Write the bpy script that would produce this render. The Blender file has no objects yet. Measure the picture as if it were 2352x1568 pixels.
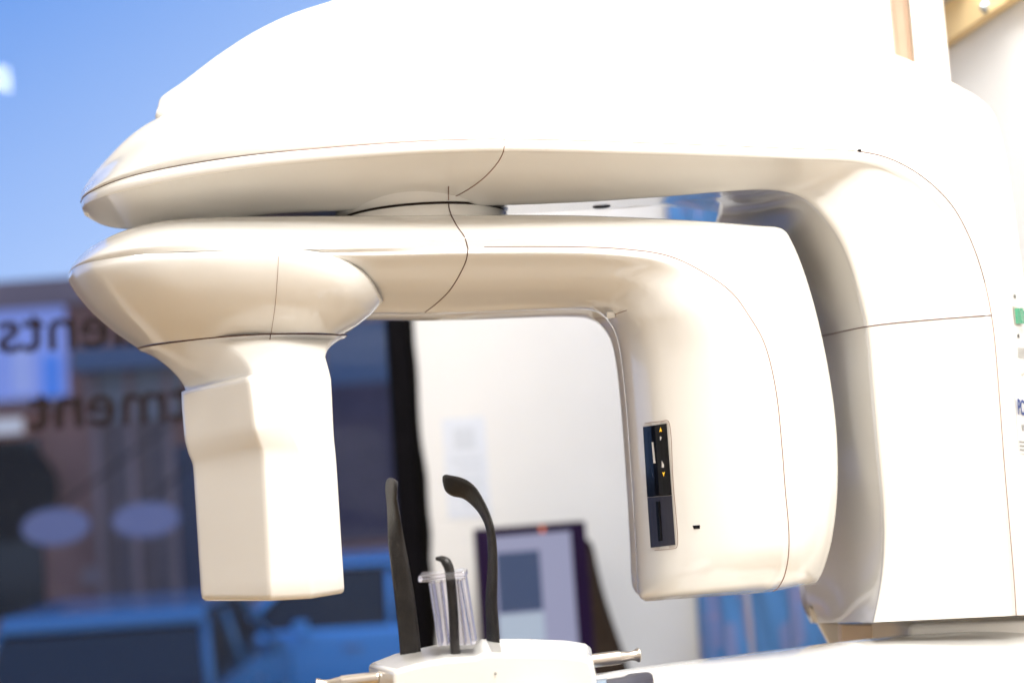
import bpy, bmesh, math, random
import numpy as np
from mathutils import Vector, Matrix
from mathutils.bvhtree import BVHTree
random.seed(7); rng = np.random.default_rng(7)
SC = bpy.context.scene
COL = SC.collection
R = math.radians

# ------------------------------------------------------------------ camera
CAM = Vector((0, 0, 1.45)); PITCH, ROLL = R(4.5), R(4.0); FPX = 50/36*2352
_F = Vector((0, math.cos(PITCH), math.sin(PITCH))); _R0 = Vector((1, 0, 0)); _U0 = _R0.cross(_F)
_RT = _R0*math.cos(ROLL)-_U0*math.sin(ROLL); _UP = _U0*math.cos(ROLL)+_R0*math.sin(ROLL)
cd = bpy.data.cameras.new('camera'); co = bpy.data.objects.new('camera', cd); COL.objects.link(co)
cd.lens = 50; cd.sensor_width = 36; cd.clip_start = .05; cd.clip_end = 300
m = Matrix((_RT, _UP, -_F)).transposed().to_4x4(); m.translation = CAM; co.matrix_world = m
cd.dof.use_dof = True; cd.dof.focus_distance = 1.63; cd.dof.aperture_fstop = 2.2; cd.dof.aperture_blades = 8
SC.camera = co
SC.view_settings.view_transform = 'Standard'; SC.view_settings.look = 'None'
SC.view_settings.exposure = 0.0; SC.view_settings.gamma = 1

def W(px, py, y):
    "world point at distance y in front of the camera that a sight line measured on the survey photo passes"
    d = _F+_RT*((px-1176)/FPX)+_UP*((784-py)/FPX)
    return CAM+d*(y/d.y)

# ------------------------------------------------------------------ world: clear early-evening sky outside
w = bpy.data.worlds.new('World'); SC.world = w; w.use_nodes = True
nt = w.node_tree; bg = nt.nodes['Background']
tc = nt.nodes.new('ShaderNodeTexCoord'); sep = nt.nodes.new('ShaderNodeSeparateXYZ')
nt.links.new(tc.outputs['Generated'], sep.inputs[0])
mx = nt.nodes.new('ShaderNodeMath'); mx.operation = 'MULTIPLY_ADD'; mx.inputs[1].default_value = -.55
nt.links.new(sep.outputs['X'], mx.inputs[0]); nt.links.new(sep.outputs['Z'], mx.inputs[2])
rp = nt.nodes.new('ShaderNodeValToRGB'); nt.links.new(mx.outputs[0], rp.inputs[0])
e = rp.color_ramp.elements
e[0].position = .12; e[0].color = (.64, .81, 1.05, 1); e[1].position = .52; e[1].color = (.20, .43, .91, 1)
x = e.new(.30); x.color = (.56, .74, 1.05, 1)
nt.links.new(rp.outputs[0], bg.inputs[0]); bg.inputs[1].default_value = 1.0

# ------------------------------------------------------------------ room frame (the room stands about 9 degrees askew to the lens)
A = R(8.7); CORNER = Vector((.55, 4.34, 0)); E1 = Vector((-math.cos(A), -math.sin(A), 0)); E2 = Vector((math.sin(A), -math.cos(A), 0))
def RM(a, b, z): return CORNER+E1*a+E2*b+Vector((0, 0, z))     # a: leftwards along the window wall, b: out from it
CEIL = 3.3

# ------------------------------------------------------------------ lamps: ceiling panels, plus one added to brighten the window wall
def area(name, loc, sx, sy, watts, col, target=None):
    l = bpy.data.lights.new(name, 'AREA'); l.shape = 'RECTANGLE'; l.size = sx; l.size_y = sy; l.energy = watts; l.color = col
    o = bpy.data.objects.new(name, l); COL.objects.link(o); o.location = loc
    d = (Vector(target)-Vector(loc)) if target else Vector((0, 0, -1))
    o.rotation_euler = d.to_track_quat('-Z', 'Y').to_euler(); return o
LW = (1, .985, .96)
area('ceiling_or_fill_lamp', (.42, .0, CEIL-.03), 1.2, .6, 68, LW)
area('ceiling_or_fill_lamp', (.50, 1.30, CEIL-.03), .6, 1.2, 64, LW)
area('ceiling_or_fill_lamp', (.35, 2.75, CEIL-.03), .8, .3, 33, LW)  # added fill: lifts the window wall and machine top, no panel known here
LAMP4 = area('ceiling_or_fill_lamp', (-1.69, 1.84, CEIL-.03), .42, .42, 16, LW)

# ------------------------------------------------------------------ materials
def mat(name, col, rough=.5, metal=0, coat=0, noise=0, nscale=8, bump=0, bscale=60, emit=None, estr=0, trans=0, ior=1.5, spec=.5):
    M = bpy.data.materials.new(name); M.use_nodes = True; t = M.node_tree; b = t.nodes['Principled BSDF']
    b.inputs['Base Color'].default_value = (*col, 1); b.inputs['Roughness'].default_value = rough
    b.inputs['Metallic'].default_value = metal; b.inputs['Coat Weight'].default_value = coat; b.inputs['Coat Roughness'].default_value = .05
    b.inputs['Transmission Weight'].default_value = trans; b.inputs['IOR'].default_value = ior
    b.inputs['Specular IOR Level'].default_value = spec
    if emit: b.inputs['Emission Color'].default_value = (*emit, 1); b.inputs['Emission Strength'].default_value = estr
    if noise or bump:
        tc = t.nodes.new('ShaderNodeTexCoord')
    if noise:
        n = t.nodes.new('ShaderNodeTexNoise'); n.inputs['Scale'].default_value = nscale; n.inputs['Detail'].default_value = 5
        t.links.new(tc.outputs['Object'], n.inputs['Vector'])
        r = t.nodes.new('ShaderNodeValToRGB'); t.links.new(n.outputs[0], r.inputs[0])
        r.color_ramp.elements[0].position = .3; r.color_ramp.elements[1].position = .7
        r.color_ramp.elements[0].color = (*[c*(1-noise) for c in col], 1); r.color_ramp.elements[1].color = (*[min(1, c*(1+noise)) for c in col], 1)
        t.links.new(r.outputs[0], b.inputs['Base Color'])
        r2 = t.nodes.new('ShaderNodeMapRange'); r2.inputs['To Min'].default_value = max(.02, rough*.85); r2.inputs['To Max'].default_value = min(1, rough*1.2)
        t.links.new(n.outputs[0], r2.inputs[0]); t.links.new(r2.outputs[0], b.inputs['Roughness'])
    if bump:
        n = t.nodes.new('ShaderNodeTexNoise'); n.inputs['Scale'].default_value = bscale; n.inputs['Detail'].default_value = 3
        t.links.new(tc.outputs['Object'], n.inputs['Vector'])
        bp = t.nodes.new('ShaderNodeBump'); bp.inputs['Strength'].default_value = bump; bp.inputs['Distance'].default_value = .002
        t.links.new(n.outputs[0], bp.inputs['Height']); t.links.new(bp.outputs[0], b.inputs['Normal'])
    return M
PLAST = mat('ivory_plastic', (.83, .808, .762), .15, coat=.7, noise=.012, nscale=5, bump=.012, bscale=400)
SEAM = mat('seam_dark', (.12, .06, .045), .8, spec=.1)
GAP = mat('gap_dark', (.02, .012, .01), .8, spec=.1)
SEAML = mat('seam_soft', (.26, .15, .115), .7, spec=.1)
BLACK = mat('black_gloss', (.004, .004, .006), .06, spec=.22)
SLATE = mat('slate_plastic', (.026, .026, .042), .35, spec=.3)
RUB = mat('dark_rubber', (.014, .012, .0115), .42, spec=.35, noise=.35, nscale=40, bump=.3, bscale=300)
STEEL = mat('brushed_steel', (.60, .54, .48), .3, metal=1)
CLEAR = mat('clear_acrylic', (.95, .93, 1), .03, trans=.92, ior=1.45)
WALLM = mat('wall_paint', (.83, .825, .815), .7, noise=.02, nscale=3, bump=.25, bscale=180)
CEILM = mat('ceiling_paint', (.8, .79, .77), .8, noise=.03, nscale=3)
WOOD = mat('pine_wood', (.93, .70, .36), .45, noise=.07, nscale=6)
WHITE = mat('white_paint', (.82, .82, .81), .5, noise=.03)
TAN = mat('tan_strip', (.36, .25, .17), .5, noise=.08, nscale=20)

def floor_mat():
    M = mat('floor_wood', (.5, .33, .17), .35); t = M.node_tree; b = t.nodes['Principled BSDF']
    tc = t.nodes.new('ShaderNodeTexCoord'); n = t.nodes.new('ShaderNodeTexNoise'); mp = t.nodes.new('ShaderNodeMapping')
    mp.inputs['Scale'].default_value = (14, 1.2, 1); n.inputs['Scale'].default_value = 3; n.inputs['Detail'].default_value = 8
    t.links.new(tc.outputs['Object'], mp.inputs[0]); t.links.new(mp.outputs[0], n.inputs['Vector'])
    r = t.nodes.new('ShaderNodeValToRGB'); t.links.new(n.outputs[0], r.inputs[0])
    r.color_ramp.elements[0].color = (.29, .18, .07, 1); r.color_ramp.elements[1].color = (.42, .275, .12, 1)
    t.links.new(r.outputs[0], b.inputs['Base Color']); return M
FLOOR = floor_mat()
def glass_mat():
    M = bpy.data.materials.new('window_glass'); M.use_nodes = True; t = M.node_tree; t.nodes.clear()
    o = t.nodes.new('ShaderNodeOutputMaterial'); mx = t.nodes.new('ShaderNodeMixShader'); tr = t.nodes.new('ShaderNodeBsdfTransparent')
    g = t.nodes.new('ShaderNodeBsdfGlossy'); fr = t.nodes.new('ShaderNodeFresnel'); fr.inputs[0].default_value = 1.27
    tr.inputs[0].default_value = (.86, .90, .98, 1); g.inputs['Roughness'].default_value = .004
    t.links.new(fr.outputs[0], mx.inputs[0]); t.links.new(tr.outputs[0], mx.inputs[1]); t.links.new(g.outputs[0], mx.inputs[2]); t.links.new(mx.outputs[0], o.inputs[0])
    return M
GLASS = glass_mat()

# ------------------------------------------------------------------ object helpers
def props(o, label=None, cat=None, group=None, kind=None):
    for k, v in (('label', label), ('category', cat), ('group', group), ('kind', kind)):
        if v: o[k] = v
    return o
def thing(name, loc, label, cat, group=None):
    o = bpy.data.objects.new(name, None); COL.objects.link(o); o.location = loc; o.empty_display_size = .1
    return props(o, label, cat, group)
def link(name, me, m, parent=None, smooth=True):
    o = bpy.data.objects.new(name, me); COL.objects.link(o)
    if m: me.materials.append(m)
    if parent is not None:
        o.parent = parent
        p = parent; off = Vector((0, 0, 0))
        while p is not None: off += p.location; p = p.parent
        o.location = -off
    if smooth: me.polygons.foreach_set('use_smooth', [True]*len(me.polygons))
    return o
def meshobj(name, V, Fc, m, parent=None, smooth=True, bevel=0, recalc=True, merge=0, sharp=None):
    me = bpy.data.meshes.new(name); me.from_pydata([tuple(v) for v in V], [], [list(f) for f in Fc])
    if recalc or merge:
        bm = bmesh.new(); bm.from_mesh(me)
        if merge: bmesh.ops.remove_doubles(bm, verts=bm.verts, dist=merge)
        if recalc: bmesh.ops.recalc_face_normals(bm, faces=bm.faces)
        bm.to_mesh(me); bm.free()
    o = link(name, me, m, parent, smooth)
    if bevel:
        b = o.modifiers.new('bevel', 'BEVEL'); b.width = bevel; b.segments = 3; b.limit_method = 'ANGLE'; b.angle_limit = R(35); b.harden_normals = False
    if sharp:
        me.set_sharp_from_angle(angle=R(sharp))
    return o
def smooth1d(P, sig, closed=False):
    if sig <= 0: return P
    k = int(3*sig)+1; ker = np.exp(-.5*(np.arange(-k, k+1)/sig)**2); ker /= ker.sum()
    if closed: Q = np.concatenate([P[-k:], P, P[:k]])
    else: Q = np.concatenate([2*P[:1]-P[k:0:-1], P, 2*P[-1:]-P[-2:-k-2:-1]])
    out = np.empty_like(P)
    for c in range(P.shape[1]): out[:, c] = np.convolve(Q[:, c], ker, 'valid')
    return out
def crspline(P, n, closed=False):
    "centripetal Catmull-Rom through P, n samples; each span gets an equal share of them"
    P = np.asarray(P, float)
    if len(P) == 2: return P[0]+(P[1]-P[0])*np.linspace(0, 1, n)[:, None]
    N = len(P)
    if closed: Q = np.concatenate([P[-1:], P, P[:2]]); segs = N
    else: Q = np.concatenate([2*P[:1]-P[1:2], P, 2*P[-1:]-P[-2:-1]]); segs = N-1
    ts = np.linspace(0, segs, n, endpoint=not closed); out = []
    for t in ts:
        i = min(int(t), segs-1); u = t-i; p0, p1, p2, p3 = Q[i:i+4]
        d = [max(1e-5, np.linalg.norm(b-a)**.5) for a, b in ((p0, p1), (p1, p2), (p2, p3))]
        t0, t1 = 0, d[0]; t2 = t1+d[1]; t3 = t2+d[2]; tt = t1+u*(t2-t1)
        a1 = (t1-tt)/(t1-t0)*p0+(tt-t0)/(t1-t0)*p1; a2 = (t2-tt)/(t2-t1)*p1+(tt-t1)/(t2-t1)*p2; a3 = (t3-tt)/(t3-t2)*p2+(tt-t2)/(t3-t2)*p3
        b1 = (t2-tt)/(t2-t0)*a1+(tt-t0)/(t2-t0)*a2; b2 = (t3-tt)/(t3-t1)*a2+(tt-t1)/(t3-t1)*a3
        out.append((t2-tt)/(t2-t1)*b1+(tt-t1)/(t2-t1)*b2)
    return np.array(out)
def WP(l): return [np.array(W(*p)) for p in l]
def rails_grid(rails, nu, nv, su=2.0, sv=1.0):
    "rails: lists of world points with one entry per station -> nu x nv grid of points"
    Rr = [smooth1d(crspline(r, nu), su) for r in rails]
    G = np.empty((nu, nv, 3))
    for i in range(nu): G[i] = smooth1d(crspline([r[i] for r in Rr], nv), sv)
    return G
def grid_mesh(name, G, m, parent, mirror_y=None, mf=1.0, kx=0, kz=0, caps=False, merge=1e-4):
    nu, nv = G.shape[:2]; V = G.reshape(-1, 3).tolist()
    Fc = [(i*nv+j, (i+1)*nv+j, (i+1)*nv+j+1, i*nv+j+1) for i in range(nu-1) for j in range(nv-1)]
    if mirror_y is not None:
        k = len(V); V2 = [(v[0]+kx*(mirror_y-v[1])*(1+mf), mirror_y+(mirror_y-v[1])*mf, v[2]+kz*(mirror_y-v[1])*(1+mf)) for v in V]; Fc = Fc+[tuple(reversed([a+k for a in f])) for f in Fc]; V = V+V2
    o = meshobj(name, V, Fc, m, parent, merge=merge)
    SURF[o.name] = BVHTree.FromPolygons([Vector(v) for v in V], Fc)
    return o
SURF = {}
def hit(px, py, names, lift=.0004):
    d = (W(px, py, 1)-CAM).normalized(); best = None
    for n in names:
        h = SURF[n].ray_cast(CAM, d)
        if h[0] is not None and (best is None or h[3] < best[0]):
            nn = h[1].normalized();  nn = -nn if nn.dot(d) > 0 else nn
            best = (h[3], h[0]+nn*lift)
    return best[1] if best else None
def tube(name, pts, r, m, parent, n=8, closed=False):
    P = [Vector(p) for p in pts]; V = []; Fc = []; rs = r if hasattr(r, '__len__') else [r]*len(P)
    up = Vector((0.13, .95, .28)).normalized()
    for i, p in enumerate(P):
        t = (P[min(i+1, len(P)-1)]-P[max(i-1, 0)]).normalized(); a = t.cross(up)
        if a.length < 1e-3: a = t.cross(Vector((1, 0, 0)))
        a.normalize(); b = t.cross(a)
        for k in range(n):
            th = 2*math.pi*k/n; V.append(p+(a*math.cos(th)+b*math.sin(th))*rs[i])
    for i in range(len(P)-1):
        for k in range(n): Fc.append((i*n+k, i*n+(k+1) % n, (i+1)*n+(k+1) % n, (i+1)*n+k))
    Fc.append(tuple(range(n))); Fc.append(tuple(range((len(P)-1)*n, len(P)*n)))
    return meshobj(name, V, Fc, m, parent)
def seam(pxs, names, parent, r=.0006, m=None, n=60, name='seam', lift=.0001):
    C = crspline([np.array((a, b, 0.)) for a, b in pxs], n)
    pts = [p for p in (hit(c[0], c[1], names, lift) for c in C) if p is not None]
    return tube(name, pts, r, m or SEAM, parent, 6)
def prism(name, poly, z0, z1, m, parent=None, bevel=0, smooth=False):
    n = len(poly); V = [(p[0], p[1], z0) for p in poly]+[(p[0], p[1], z1) for p in poly]
    Fc = [(i, (i+1) % n, n+(i+1) % n, n+i) for i in range(n)]+[tuple(range(n)), tuple(range(n, 2*n))]
    return meshobj(name, V, Fc, m, parent, smooth=smooth, bevel=bevel)
def box8(name, P8, m, parent=None, bevel=0):
    Fc = [(0, 1, 2, 3), (4, 5, 6, 7), (0, 1, 5, 4), (1, 2, 6, 5), (2, 3, 7, 6), (3, 0, 4, 7)]
    return meshobj(name, P8, Fc, m, parent, smooth=False, bevel=bevel)
def rbox(name, a0, a1, b0, b1, z0, z1, m, parent=None, bevel=0):
    "box aligned with the room"
    return box8(name, [RM(a0, b0, z0), RM(a1, b0, z0), RM(a1, b1, z0), RM(a0, b1, z0), RM(a0, b0, z1), RM(a1, b0, z1), RM(a1, b1, z1), RM(a0, b1, z1)], m, parent, bevel)
def wbox(name, x0, x1, y0, y1, z0, z1, m, parent=None, bevel=0):
    return box8(name, [Vector(p) for p in ((x0, y0, z0), (x1, y0, z0), (x1, y1, z0), (x0, y1, z0), (x0, y0, z1), (x1, y0, z1), (x1, y1, z1), (x0, y1, z1))], m, parent, bevel)
def decal(name, corners, names, m, parent, nx=8, ny=16, lift=.0008, depth=.0012, rad=0):
    "plate that hugs a curved shell: corners (tl, tr, br, bl) as sight lines, laid on the shell and given a thickness"
    tl, tr, br, bl = [np.array(c, float) for c in corners]
    if rad:
        return _decal_round(name, (tl, tr, br, bl), names, m, parent, lift, depth, rad)
    top = []
    for j in range(ny+1):
        for i in range(nx+1):
            u, v = i/nx, j/ny; p = (tl*(1-u)+tr*u)*(1-v)+(bl*(1-u)+br*u)*v
            h = hit(p[0], p[1], names, lift); top.append(h if h is not None else (top[-1] if top else Vector()))
    n = len(top); V = top+[p+(p-CAM).normalized()*depth for p in top]; Fc = []; q = nx+1
    for j in range(ny):
        for i in range(nx):
            a = j*q+i; Fc += [(a, a+1, a+q+1, a+q), (n+a, n+a+q, n+a+q+1, n+a+1)]
    rim = list(range(nx))+[j*q+nx for j in range(ny)]+[ny*q+i for i in range(nx, 0, -1)]+[j*q for j in range(ny, 0, -1)]
    for k in range(len(rim)):
        a, b = rim[k], rim[(k+1) % len(rim)]; Fc.append((a, b, n+b, n+a))
    return meshobj(name, V, Fc, m, parent, smooth=False)
def _decal_round(name, cs, names, m, parent, lift, depth, rad):
    out = []
    for k in range(4):
        p, a, b = cs[k], cs[k-1], cs[(k+1) % 4]; u = (a-p)/np.linalg.norm(a-p)*rad; v = (b-p)/np.linalg.norm(b-p)*rad
        for t in np.linspace(0, 1, 6): out.append(p+u*(1-t)**2+v*t**2)
    # dense rim, fan of strips towards the middle line
    c = sum(cs)/4; rings = []
    for f in (1, .75, .5, .25):
        rings.append([c+(o-c)*f for o in out])
    n = len(out); V = []; Fc = []
    for ring in rings:
        for p in ring: V.append(hit(p[0], p[1], names, lift))
    V.append(hit(c[0], c[1], names, lift))
    for r_ in range(3):
        for i in range(n): Fc.append((r_*n+i, r_*n+(i+1) % n, (r_+1)*n+(i+1) % n, (r_+1)*n+i))
    for i in range(n): Fc.append((3*n+i, 3*n+(i+1) % n, 4*n))
    k = len(V)
    for i in range(n): V.append(V[i]+(V[i]-CAM).normalized()*depth)
    for i in range(n): Fc.append((i, (i+1) % n, k+(i+1) % n, k+i))
    return meshobj(name, V, Fc, m, parent, smooth=False)
def lathe(name, c, prof, m, parent, n=96):
    V = [(c[0]+r*math.cos(2*math.pi*k/n), c[1]+r*math.sin(2*math.pi*k/n), z) for r, z in prof for k in range(n)]
    Fc = [(i*n+k, i*n+(k+1) % n, (i+1)*n+(k+1) % n, (i+1)*n+k) for i in range(len(prof)-1) for k in range(n)]
    o = meshobj(name, V, Fc, m, parent); SURF[o.name] = BVHTree.FromPolygons([Vector(v) for v in V], Fc); return o
def lerp(a, b, t): return tuple(a[i]+(b[i]-a[i])*t for i in range(len(a)))
def text_mesh(name, body, size, m, parent, M4, extrude=.0005, bold=0, sx=1):
    cu = bpy.data.curves.new('tmp', 'FONT'); cu.body = body; cu.size = size; cu.extrude = extrude; cu.offset = bold; cu.resolution_u = 3
    o = bpy.data.objects.new('tmp', cu); COL.objects.link(o); bpy.context.view_layer.update()
    me = bpy.data.meshes.new_from_object(o.evaluated_get(bpy.context.evaluated_depsgraph_get())); bpy.data.objects.remove(o)
    me.name = name; me.transform(Matrix.Diagonal((sx, 1, 1, 1))); me.transform(M4)
    return link(name, me, m, parent, smooth=False)

# ================================================================== THE ROOM
def structure(o): o['kind'] = 'structure'; return o
RA, RB = 4.6, 6.2
structure(rbox('floor', -.1, RA+.1, -.15, RB+.1, -.1, 0, FLOOR))
structure(rbox('ceiling', -.1, RA+.1, -.15, RB+.1, CEIL, CEIL+.1, CEILM))
structure(rbox('wall_right', -.12, 0, -.15, RB, .001, CEIL-.001, WALLM))
structure(rbox('wall_left', RA, RA+.12, -.15, RB, .001, CEIL-.001, WALLM))
structure(rbox('wall_behind_camera', 0.001, RA-.001, RB, RB+.1, .001, CEIL-.001, WALLM))
# window wall: opening from a=WA (right jamb) to the left wall
def a_of(px, py):   # where a sight line meets the window wall (a, z)
    d = W(px, py, 1)-CAM; n = E2
    t = (CORNER-CAM).dot(n)/d.dot(n); p = CAM+d*t
    return (p-CORNER).dot(E1), p.z
WA = a_of(966, 1000)[0]; WZ0, WZ1 = .42, 3.2
structure(rbox('wall_window_side', .001, WA, -.14, 0, .001, CEIL-.001, WALLM))
structure(rbox('wall_below_window', WA+.001, RA-.001, -.14, 0, .001, WZ0, WALLM))
structure(rbox('wall_above_window', WA+.001, RA-.001, -.14, 0, WZ1, CEIL-.001, WALLM))
FRAME = mat('dark_bronze_frame', (.004, .0035, .005), .7, noise=.3, nscale=20, spec=.06)
win = thing('shop_window', RM(WA+1.2, -.08, WZ0), 'large shop window with dark bronze frame and mirrored lettering on its glass', 'window')
fw = WA+.001; fr = a_of(905, 1000)[0]-WA
rbox('jamb', fw, fw+fr, -.11, -.015, WZ0+.001, WZ1-.001, FRAME, win, .006)
rbox('jamb', RA-.08, RA-.002, -.11, -.015, WZ0+.001, WZ1-.001, FRAME, win, .006)
rbox('sill', fw+fr+.001, RA-.081, -.11, -.01, WZ0+.001, WZ0+.06, FRAME, win, .006)
rbox('head', fw+fr+.001, RA-.081, -.11, -.015, WZ1-.06, WZ1-.001, FRAME, win, .006)
# ragged black sealant bead along the jamb
SEAL = mat('black_sealant', (.004, .0035, .003), .7, spec=.06, bump=.5, bscale=60)
zs = np.linspace(WZ0, WZ1, 90); wob = smooth1d(rng.normal(0, .012, (90, 1)), 1.6)[:, 0]
tube('sealant', [RM(WA+.006+wb*.6, .002, z) for z, wb in zip(zs, wob)], [.007+abs(wb)*.8 for wb in wob], SEAL, win, 7)
pane = rbox('pane', fw+fr-.004, RA-.076, -.062, -.056, WZ0+.055, WZ1-.055, GLASS, win)
# lettering painted on the glass, read from the street, so mirrored from here
LET = mat('brown_lettering', (.028, .019, .018), .8, spec=.05)
def letter_row(body, anchor_px, anchor_py, h):
    a, z = a_of(anchor_px, anchor_py)
    o = RM(a, -.053, z)
    # local x of the text runs towards -E1 mirrored => from room side letters are flipped
    M4 = Matrix.Translation(o) @ Matrix((( E1.x, 0, E2.x, 0), (E1.y, 0, E2.y, 0), (0, 1, 0, 0), (0, 0, 0, 1)))
    return M4
def text_width(body, size, sx):
    o = text_mesh('tmp', body, size, None, None, Matrix(), .0006, .001, sx); w_ = max(v.co.x for v in o.data.vertices); me = o.data
    bpy.data.objects.remove(o); bpy.data.meshes.remove(me); return w_
def window_text(body, prefix, px_edge, py_base, size, sx):
    a, z = a_of(px_edge, py_base); M4 = letter_row(body, px_edge, py_base, 0)
    M4 = Matrix.Translation(-E1*(text_width(prefix, size, sx)+.012)) @ M4
    return text_mesh('lettering', body, size, LET, win, M4, .0006, .0022, sx)
window_text('Patients', 'Patie', 170, 796, .19, 1.0)
window_text('Treatment', 'Treatme', 186, 978, .19, 1.0)

# ------------------------------------------------------------------ things on the walls
paper = thing('wall_notice', RM(*[a_of(1062, 1190)[0], .004], a_of(1062, 1190)[1]), 'pale bluish printed paper sheet taped to the white wall beside the window', 'poster')
PAPER = mat('pale_paper', (.74, .78, .86), .8); PRINT = mat('pale_print', (.64, .68, .75), .8)
a0, z1 = a_of(1014, 962); a1, _ = a_of(1112, 955); _, z0 = a_of(1030, 1192)
rbox('sheet', a1, a0, .001, .003, z0, z1, PAPER, paper)
for k, (f0, f1, g0, g1) in enumerate(((.25, .75, .68, .9), (.12, .85, .56, .6), (.12, .7, .47, .51), (.12, .88, .36, .4), (.12, .8, .27, .31), (.12, .6, .12, .2))):
    rbox('print_line', a1+(a0-a1)*f0, a1+(a0-a1)*f1, .003, .0036, z0+(z1-z0)*g0, z0+(z1-z0)*g1, PRINT, paper)

# monitor, in front of the window wall, on a desk lower down
mb = .36
def on_b(px, py, b):
    d = W(px, py, 1)-CAM; q = CORNER+E2*b; t = (q-CAM).dot(E2)/d.dot(E2); p = CAM+d*t
    return (p-CORNER).dot(E1), p.z
BEZ = mat('violet_black_bezel', (.012, .003, .028), .45, spec=.15); BKS = mat('monitor_back', (.03, .02, .018), .5)
SCR = mat('screen_lavender', (.03, .03, .04), .3, emit=(.33, .345, .52), estr=.8)
SCRD = mat('screen_slate', (.01, .012, .02), .3, emit=(.03, .055, .13), estr=1)
SCRC = mat('screen_pale_cyan', (.1, .1, .12), .3, emit=(.36, .46, .58), estr=.8)
a0, z1 = on_b(1091, 1216, mb); a1, z1b = on_b(1343, 1196, mb); _, z0 = on_b(1220, 1560, mb)
mon = thing('computer_monitor', RM((a0+a1)/2, mb, .742), 'computer monitor with dark violet bezel and a lavender screen on a desk by the wall', 'monitor')
rbox('housing', a1, a0, mb-.05, mb-.004, z0, z1, BKS, mon, .004)
bw = .042
rbox('bezel', a1, a1+bw, mb-.004, mb+.008, z0, z1, BEZ, mon, .002); rbox('bezel', a0-bw, a0, mb-.004, mb+.008, z0, z1, BEZ, mon, .002)
rbox('bezel', a1+bw, a0-bw, mb-.004, mb+.008, z1-.022, z1, BEZ, mon, .002); rbox('bezel', a1+bw, a0-bw, mb-.004, mb+.008, z0, z0+.03, BEZ, mon, .002)
rbox('screen', a1+bw, a0-bw, mb-.004, mb+.001, z0+.03, z1-.022, SCR, mon)
q0, _ = on_b(1140, 1300, mb); q1, y1_ = on_b(1238, 1262, mb); _, y0_ = on_b(1190, 1405, mb)
rbox('screen_window', q1, q0, mb+.001, mb+.0025, y0_, y1_, SCRD, mon)
rbox('screen_footer', q1, q0+.004, mb+.001, mb+.0022, y0_-.085, y0_-.004, SCRC, mon)
ORG = mat('orange_mark', (.75, .16, .04), .4)
q0, q1_ = on_b(1244, 1212, mb)
rbox('sticker', q0-.006, q0+.006, mb+.008, mb+.0095, q1_-.012, q1_+.006, ORG, mon)
rbox('stand', (a0+a1)/2-.04, (a0+a1)/2+.04, mb-.04, mb-.01, .76, z0+.01, BKS, mon, .003)
rbox('foot', (a0+a1)/2-.13, (a0+a1)/2+.13, mb-.1, mb+.1, .742, .76, BKS, mon, .004)
def wedge():  # added dark lump, shaped and coloured to imitate shade beside the monitor
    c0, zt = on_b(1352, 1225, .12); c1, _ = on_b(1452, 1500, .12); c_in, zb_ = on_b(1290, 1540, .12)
    M_ = mat('shade_brown', (.04, .027, .019), .9, noise=.3, nscale=25, spec=.1); V = []; n, k = 26, 28
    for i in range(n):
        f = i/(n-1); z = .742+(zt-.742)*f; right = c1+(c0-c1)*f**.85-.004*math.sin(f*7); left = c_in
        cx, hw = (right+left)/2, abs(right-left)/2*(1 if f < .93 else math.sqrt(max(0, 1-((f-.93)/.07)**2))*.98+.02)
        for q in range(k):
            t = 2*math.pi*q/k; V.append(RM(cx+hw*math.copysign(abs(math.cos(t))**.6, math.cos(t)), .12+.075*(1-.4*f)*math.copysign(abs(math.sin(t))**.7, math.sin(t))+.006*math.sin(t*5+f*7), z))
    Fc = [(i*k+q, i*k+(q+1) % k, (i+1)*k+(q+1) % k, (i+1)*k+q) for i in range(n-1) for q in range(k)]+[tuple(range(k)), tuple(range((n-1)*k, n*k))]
    props(meshobj('shade_wedge', V, Fc, M_), 'added dark brown wedge standing in for shade beside the right edge of the monitor', 'wedge')
wedge()
desk = thing('desk', RM(.7, .35, 0), 'plain light desk under the monitor against the window wall', 'desk')
rbox('desktop', .2, WA-.05, .02, .62, .71, .74, WHITE, desk, .004)
for a_ in (.24, WA-.1):
    for b_ in (.06, .56): rbox('leg', a_-.02, a_+.02, b_-.02, b_+.02, 0, .71, STEEL, desk)

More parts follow.
